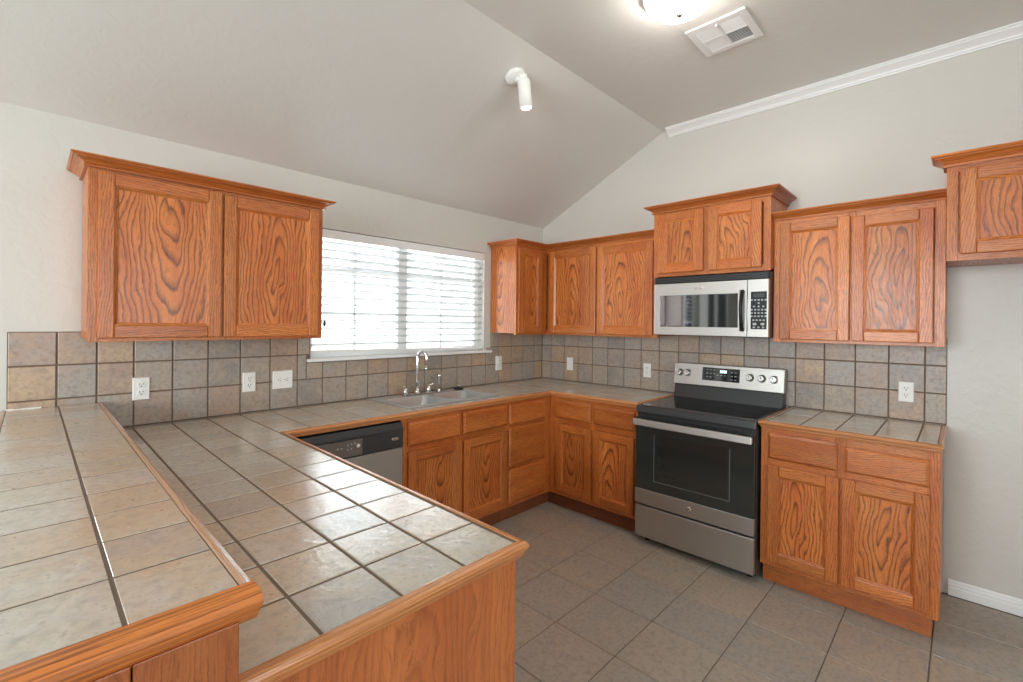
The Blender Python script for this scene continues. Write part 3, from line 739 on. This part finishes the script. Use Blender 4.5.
# ------------------------------------------------------------------ range
rg = thing('kitchen_range', 'stainless steel electric range with black glass cooktop between the base cabinets', 'stove', (0, GL - .007, 0), -PI / 2)
RW = (GL - .007) - (GR + .004)
q = MB(); q.box(0, RW, -.640, -.030, .035, .893); q.build('body', DARKG, rg, bevel=.003)
for x in (.05, RW - .05):
    for y in (-.58, -.10):
        q = MB(); q.lathe([(.018, .001), (.018, .012), (.012, .02), (.012, .04)], (x, y, 0)); q.build('foot', DARK, rg)
q = MB(); q.hull8([(0, -.668, .868), (RW, -.668, .868), (RW, -.030, .868), (0, -.030, .868)], [(0, -.662, .914), (RW, -.662, .914), (RW, -.030, .914), (0, -.030, .914)])
ck = q.build('cooktop', DARKG, rg, bevel=.006, seg=3)
q = MB(); q.box(.018, RW - .018, -.640, -.115, .9135, .9165); gl = q.build('glass_top', GLASSK, ck, bevel=.001)
for x, y, r in ((.20, -.49, .115), (.565, -.49, .095), (.20, -.235, .08), (.565, -.235, .115), (.385, -.20, .05)):
    q = MB(); q.lathe([(r, .9166), (r + .003, .9168), (r + .003, .9166)], (x, y, 0), seg=40, cap0=False, cap1=False)
    if r > .09: q.lathe([(r * .62, .9166), (r * .62 + .0025, .9168), (r * .62 + .0025, .9166)], (x, y, 0), seg=40, cap0=False, cap1=False)
    q.build('burner_ring', simple('ring_print', srgb(78, 78, 78), .2) if 'ring_print' not in bpy.data.materials else bpy.data.materials['ring_print'], ck)
q = MB(); q.hull8([(.006, -.112, .914), (RW - .006, -.112, .914), (RW - .006, -.030, .914), (.006, -.030, .914)], [(.006, -.085, 1.012), (RW - .006, -.085, 1.012), (RW - .006, -.030, 1.012), (.006, -.030, 1.012)])
q.build('backguard', DARKG, rg, bevel=.004)
q = MB(); q.hull8([(0, -.098, 1.012), (RW, -.098, 1.012), (RW, -.028, 1.012), (0, -.028, 1.012)], [(0, -.078, 1.170), (RW, -.078, 1.170), (RW, -.028, 1.170), (0, -.028, 1.170)])
pn = q.build('control_panel', STEEL, rg, bevel=.006, seg=3)
tl = math.atan2(.020, .158)
def onpanel(x, z, off): # point on the tilted panel face
    f = (z - 1.012) / .158; return (x, -.098 + .020 * f - off, z)
q = MB(); a = [onpanel(.212, 1.055, -.001), onpanel(.212, 1.150, -.001)]
q.hull8([onpanel(.212, 1.055, -.004), onpanel(.470, 1.055, -.004), onpanel(.470, 1.148, -.004), onpanel(.212, 1.148, -.004)], [onpanel(.212, 1.055, .0015), onpanel(.470, 1.055, .0015), onpanel(.470, 1.148, .0015), onpanel(.212, 1.148, .0015)])
ds = q.build('touch_display', GLASSK, pn)
q = MB()
for i in range(4):
    x = .338 + i * .012; q.hull8([onpanel(x, 1.114, .0012), onpanel(x + .008, 1.114, .0012), onpanel(x + .008, 1.134, .0012), onpanel(x, 1.134, .0012)], [onpanel(x, 1.114, .002), onpanel(x + .008, 1.114, .002), onpanel(x + .008, 1.134, .002), onpanel(x, 1.134, .002)])
q.build('clock_digits', LED, ds)
for x, z in [(.24, 1.13), (.265, 1.13), (.29, 1.13), (.24, 1.105), (.265, 1.105), (.29, 1.105), (.24, 1.08), (.265, 1.08), (.315, 1.095), (.34, 1.095), (.365, 1.095), (.41, 1.12), (.435, 1.12), (.41, 1.095), (.435, 1.095), (.41, 1.07), (.435, 1.07)]:
    q = MB(); q.hull8([onpanel(x, z, .0012), onpanel(x + .014, z, .0012), onpanel(x + .014, z + .004, .0012), onpanel(x, z + .004, .0012)], [onpanel(x, z, .0018), onpanel(x + .014, z, .0018), onpanel(x + .014, z + .004, .0018), onpanel(x, z + .004, .0018)])
    q.build('touch_key', GREYP, ds)
for x in (.046, .104, .536, .610, .684):
    q = MB(); ax = (0, -math.cos(tl), -math.sin(tl) * -1)
    c = onpanel(x, 1.098, 0); q.lathe([(.027, 0), (.026, .006), (.022, .010), (.021, .026), (.018, .030)], c, ax, 24); kb = q.build('knob', NICKEL, pn)
    q = MB(); p1 = Vector(onpanel(x, 1.098, .031)); q.box(p1.x - .0015, p1.x + .0015, p1.y - .001, p1.y + .003, p1.z, p1.z + .017); q.build('pointer', DARKG, kb)
od = MB(); od.box(.004, RW - .004, -.672, -.641, .362, .842); odoor = od.build('oven_door', OVENG, rg, bevel=.003)
q = MB(); q.box(.004, RW - .004, -.676, -.641, .268, .366); ls = q.build('door_lower_strip', STEEL, odoor, bevel=.003)
q = MB(); q.lathe([(.015, 0), (.015, .002), (.012, .003)], (RW / 2, -.676, .317), (0, -1, 0), 24); q.build('badge', NICKEL, odoor)
q = MB()
for x0, x1, z0, z1 in ((.135, .139, .43, .735), (RW - .139, RW - .135, .43, .735), (.135, RW - .135, .43, .434)): q.box(x0, x1, -.6728, -.6715, z0, z1)
q.build('window_outline', DIMP, odoor)
q = MB(); q.box(.150, RW - .150, -.6724, -.6715, .445, .735); q.build('oven_window', simple('smoked_glass', srgb(42, 44, 42), .05, 0, .8), odoor)
q = MB()
hw = [(.012 + (RW - .024) * k / 16) for k in range(17)]
lo, hi = [], []
q.hull8([(.006, -.722, .790), (RW - .006, -.722, .790), (RW - .006, -.694, .796), (.006, -.694, .796)], [(.006, -.718, .834), (RW - .006, -.718, .834), (RW - .006, -.694, .832), (.006, -.694, .832)])
for x in (.03, RW - .03): q.box(x - .015, x + .015, -.700, -.670, .800, .828)
q.build('handle', STEEL, odoor, bevel=.006, seg=3)
q = MB()
for k in range(9): q.box(.06 + k * .072, .12 + k * .072, -.6728, -.670, .836, .841)
q.build('door_vent', DARK, odoor)
q = MB(); q.box(.004, RW - .004, -.672, -.641, .048, .255); q.build('storage_drawer', STEEL, rg, bevel=.005)

# ------------------------------------------------------------------ microwave
mw = thing('microwave_oven', 'stainless over-the-range microwave with black handle under the short oak cabinet', 'microwave', (0, -1.386, 0), -PI / 2)
MWW = .742; Y0 = -.398
q = MB(); q.box(0, MWW, -.365, -.012, 1.380, 1.787); q.build('body', DARKG, mw, bevel=.003)
q = MB(); q.box(0, MWW, Y0 + .008, -.366, 1.742, 1.787); vt = q.build('vent_grille', DARK, mw, bevel=.003)
q = MB()
for k in range(3): q.box(.01, MWW - .01, Y0 + .004, Y0 + .010, 1.748 + k * .012, 1.754 + k * .012)
q.build('louvers', DARKG, vt)
q = MB(); q.box(0, .620, Y0, -.366, 1.383, 1.740); dr = q.build('door', STEEL, mw, bevel=.003)
q = MB(); q.box(.044, .566, Y0 - .0012, Y0 + .002, 1.440, 1.658); q.build('door_window', MWG, dr, bevel=.0005)
q = MB()
zz = [1.425 + .245 * k / 12 for k in range(13)]
q.tube([(.594, Y0 - .012 - .026 * math.sin(PI * (k / 12)), z) for k, z in enumerate(zz)], .011, 12)
for z in (1.428, 1.667): q.tube([(.594, Y0 + .002, z), (.594, Y0 - .014, z)], .012, 12)
q.build('handle', DARK, dr)
q = MB(); q.box(.574, .580, Y0 - .002, Y0 + .001, 1.418, 1.678); q.build('chrome_strip', CHROME, dr)
q = MB(); q.lathe([(.5, 0), (.5, .1), (.4, .14)], (0, 0, 0), (0, -1, 0), 24); bd = q.build('badge', NICKEL, dr); bd.scale = (.062, .02, .017); bd.location = (.318, Y0, 1.700)
q = MB(); q.box(.622, MWW, Y0, -.366, 1.383, 1.740); cp = q.build('control_panel', STEEL, mw, bevel=.003)
q = MB(); q.box(.642, .732, Y0 - .0015, Y0 + .002, 1.432, 1.664); kp = q.build('keypad', DARK, cp)
q = MB(); q.box(.656, .718, Y0 - .0025, Y0, 1.630, 1.654); q.build('display', DARKG, kp)
for r, z in enumerate((1.612, 1.592, 1.572, 1.552, 1.532, 1.512, 1.488, 1.464, 1.444)):
    n = (5, 1, 3, 5, 5, 5, 4, 2, 3)[r]
    for k in range(n):
        x = .687 + (k - (n - 1) / 2) * (.078 / max(4, n - 1) if n != 2 else .045)
        if n == 3: x = .687 + (k - 1) * .026
        hw_, hh = (.010, .007) if n == 2 else (.0055, .0045)
        q = MB(); q.box(x - hw_, x + hw_, Y0 - .0028, Y0 - .0012, z - hh, z + hh); q.build('button', GREYP, kp)

# ------------------------------------------------------------------ outlets and switches
def outlet(label, wall, s, z, kind='outlet', wd=.070, ht=.114, cat='outlet'):
    loc, rz = ((s, -.0082, z), 0) if wall == 'back' else ((-.0082, s, z), -PI / 2)
    t = thing('wall_outlet' if kind != 'switch' else 'light_switch', label, cat, loc, rz, 'white outlets and switches on the backsplash')
    q = MB(); q.hull8([(-wd / 2, 0, -ht / 2), (wd / 2, 0, -ht / 2), (wd / 2, 0, ht / 2), (-wd / 2, 0, ht / 2)], [(-wd / 2 + .003, -.006, -ht / 2 + .003), (wd / 2 - .003, -.006, -ht / 2 + .003), (wd / 2 - .003, -.006, ht / 2 - .003), (-wd / 2 + .003, -.006, ht / 2 - .003)])
    q.build('cover_plate', WHITE, t, bevel=.001)
    def recept(cx, cz, rot=False):
        q = MB(); q.lathe([(.0165, .005), (.0165, .0075), (.0155, .008)], (cx, 0, cz), (0, -1, 0), 20); r = q.build('receptacle', WHITE, t)
        q = MB()
        for a, b, w_, h_ in ((-.0065, .004, .0024, .009), (.0065, .004, .0024, .007), (0, -.008, .005, .005)):
            if rot: a, b, w_, h_ = b, a, h_, w_
            q.box(cx + a - w_ / 2, cx + a + w_ / 2, -.0086, -.0074, cz + b - h_ / 2, cz + b + h_ / 2)
        q.build('slots', DARK, r)
    if kind == 'outlet': recept(0, .0195); recept(0, -.0195)
    elif kind == 'sideways': recept(.0195, 0, True); recept(-.0195, 0, True)
    else:
        q = MB(); q.box(-.017, .017, -.0085, -.005, -.034, .034); q.build('rocker', WHITE, t, bevel=.002)
    return t
outlet('white duplex outlet left of the others, above the end of the bar', 'back', -3.113, 1.107)
outlet('white duplex outlet on backsplash immediately left of the sideways outlet', 'back', -2.620, 1.098)
outlet('white outlet mounted sideways in a wide plate', 'back', -2.435, 1.098, 'sideways', .116, .110)
outlet('white outlet between the window sill and the room corner', 'back', -.602, 1.097, 'outlet', .076, .126)
outlet('plain white rocker switch on the stove wall near the corner', 'right', -.350, 1.081, 'switch', .070, .120, 'switch')
outlet('white duplex outlet just left of the stove control panel', 'right', -1.131, 1.081, 'outlet', .068, .114)
outlet('white duplex outlet on backsplash right of the stove', 'right', -2.741, 1.084, 'outlet', .070, .116)

# ------------------------------------------------------------------ ceiling fixtures
cl = thing('ceiling_light', 'round white glass flush ceiling light at the top edge', 'ceiling light', (-1.435, -2.025, ZF))
q = MB(); q.lathe([(.158, -.001), (.163, -.006), (.163, -.026), (.150, -.030)], seg=48, cap1=False); q.build('pan', TRIM, cl)
q = MB(); q.lathe([(.152 * math.cos(a), -.030 - .078 * math.sin(a)) for a in [PI / 2 * k / 12 for k in range(13)]], seg=48, cap0=False); q.build('glass_dome', DOME, cl)
q = MB(); q.lathe([(.013, -.104), (.016, -.110), (.013, -.120), (.006, -.125)]); q.build('finial', NICKEL, cl)
sn = Vector((0, m_, -1)).normalized()      # slope normal, pointing into the room
if sn.z > 0: sn = -sn
sb = Vector((-1.535, -1.072, ZS + m_ * -1.072))
st = thing('spot_light', 'small white adjustable cylinder spotlight on the sloped ceiling', 'spotlight', sb)
q = MB(); q.lathe([(.060, .001), (.060, .012), (.052, .022), (.025, .026)], (0, 0, 0), sn, 32); q.build('canopy', WHITE, st)
j = sn * .055 + Vector((.028, -.02, .030))
q = MB(); q.tube([sn * .02, sn * .045 + Vector((.015, -.008, .008)), j], [.016, .016, .018], 12); q.lathe([(.004, -.024), (.022, -.020), (.024, 0), (.022, .02), (.004, .024)], j, (1, -1, 0), 16); q.build('arm', WHITE, st)
hx = Vector((.10, -.05, -1)).normalized()
q = MB(); q.lathe([(.010, -.012), (.030, -.004), (.037, .010), (.037, .165), (.033, .165), (.031, .150), (.0, .149)], j + hx * .01, hx, 28, cap1=False); q.build('lamp_head', WHITE, st)
q = MB(); q.lathe([(.0305, .151), (.026, .160), (.012, .166), (.001, .167)], j + hx * .01, hx, 24); q.build('bulb', BULB, st)
OPENQ = (1, -1)
vn = thing('ceiling_vent', 'white square metal air vent register on the flat ceiling', 'vent', (-.973, -2.06, ZF))
q = MB()
a, b, i0 = .1475, .1475, .112
for x0, x1, y0, y1 in ((-a, a, -b, -i0), (-a, a, i0, b), (-a, -i0, -i0, i0), (i0, a, -i0, i0), (-i0, i0, -.006, .006), (-.006, .006, -i0, -.006), (-.006, .006, .006, i0)): q.box(x0, x1, y0, y1, -.010, -.001)
q.build('frame', TRIM, vn, bevel=.002)
q = MB(); q.box(-i0, i0, -i0, i0, -.0025, -.001); q.build('duct_opening', DARK, vn)
for sxx in (-1, 1):
    for syy in (-1, 1):
        shut = not (sxx, syy) == OPENQ
        q = MB()
        for k in range(8):
            c = sxx * (.014 + k * .0128); dx = -.0065 if shut else .0015
            q.hull8([(c - dx, syy * .007, -.0085), (c - dx + .001, syy * .007, -.0085), (c - dx + .001, syy * .111, -.0085), (c - dx, syy * .111, -.0085)],
                    [(c + dx, syy * .007, -.0028), (c + dx + .001, syy * .007, -.0028), (c + dx + .001, syy * .111, -.0028), (c + dx, syy * .111, -.0028)])
        q.build('louvers', TRIM, vn)
q = MB(); q.box(-.118, -.108, -.003, .003, -.024, -.009); q.build('lever', TRIM, vn)
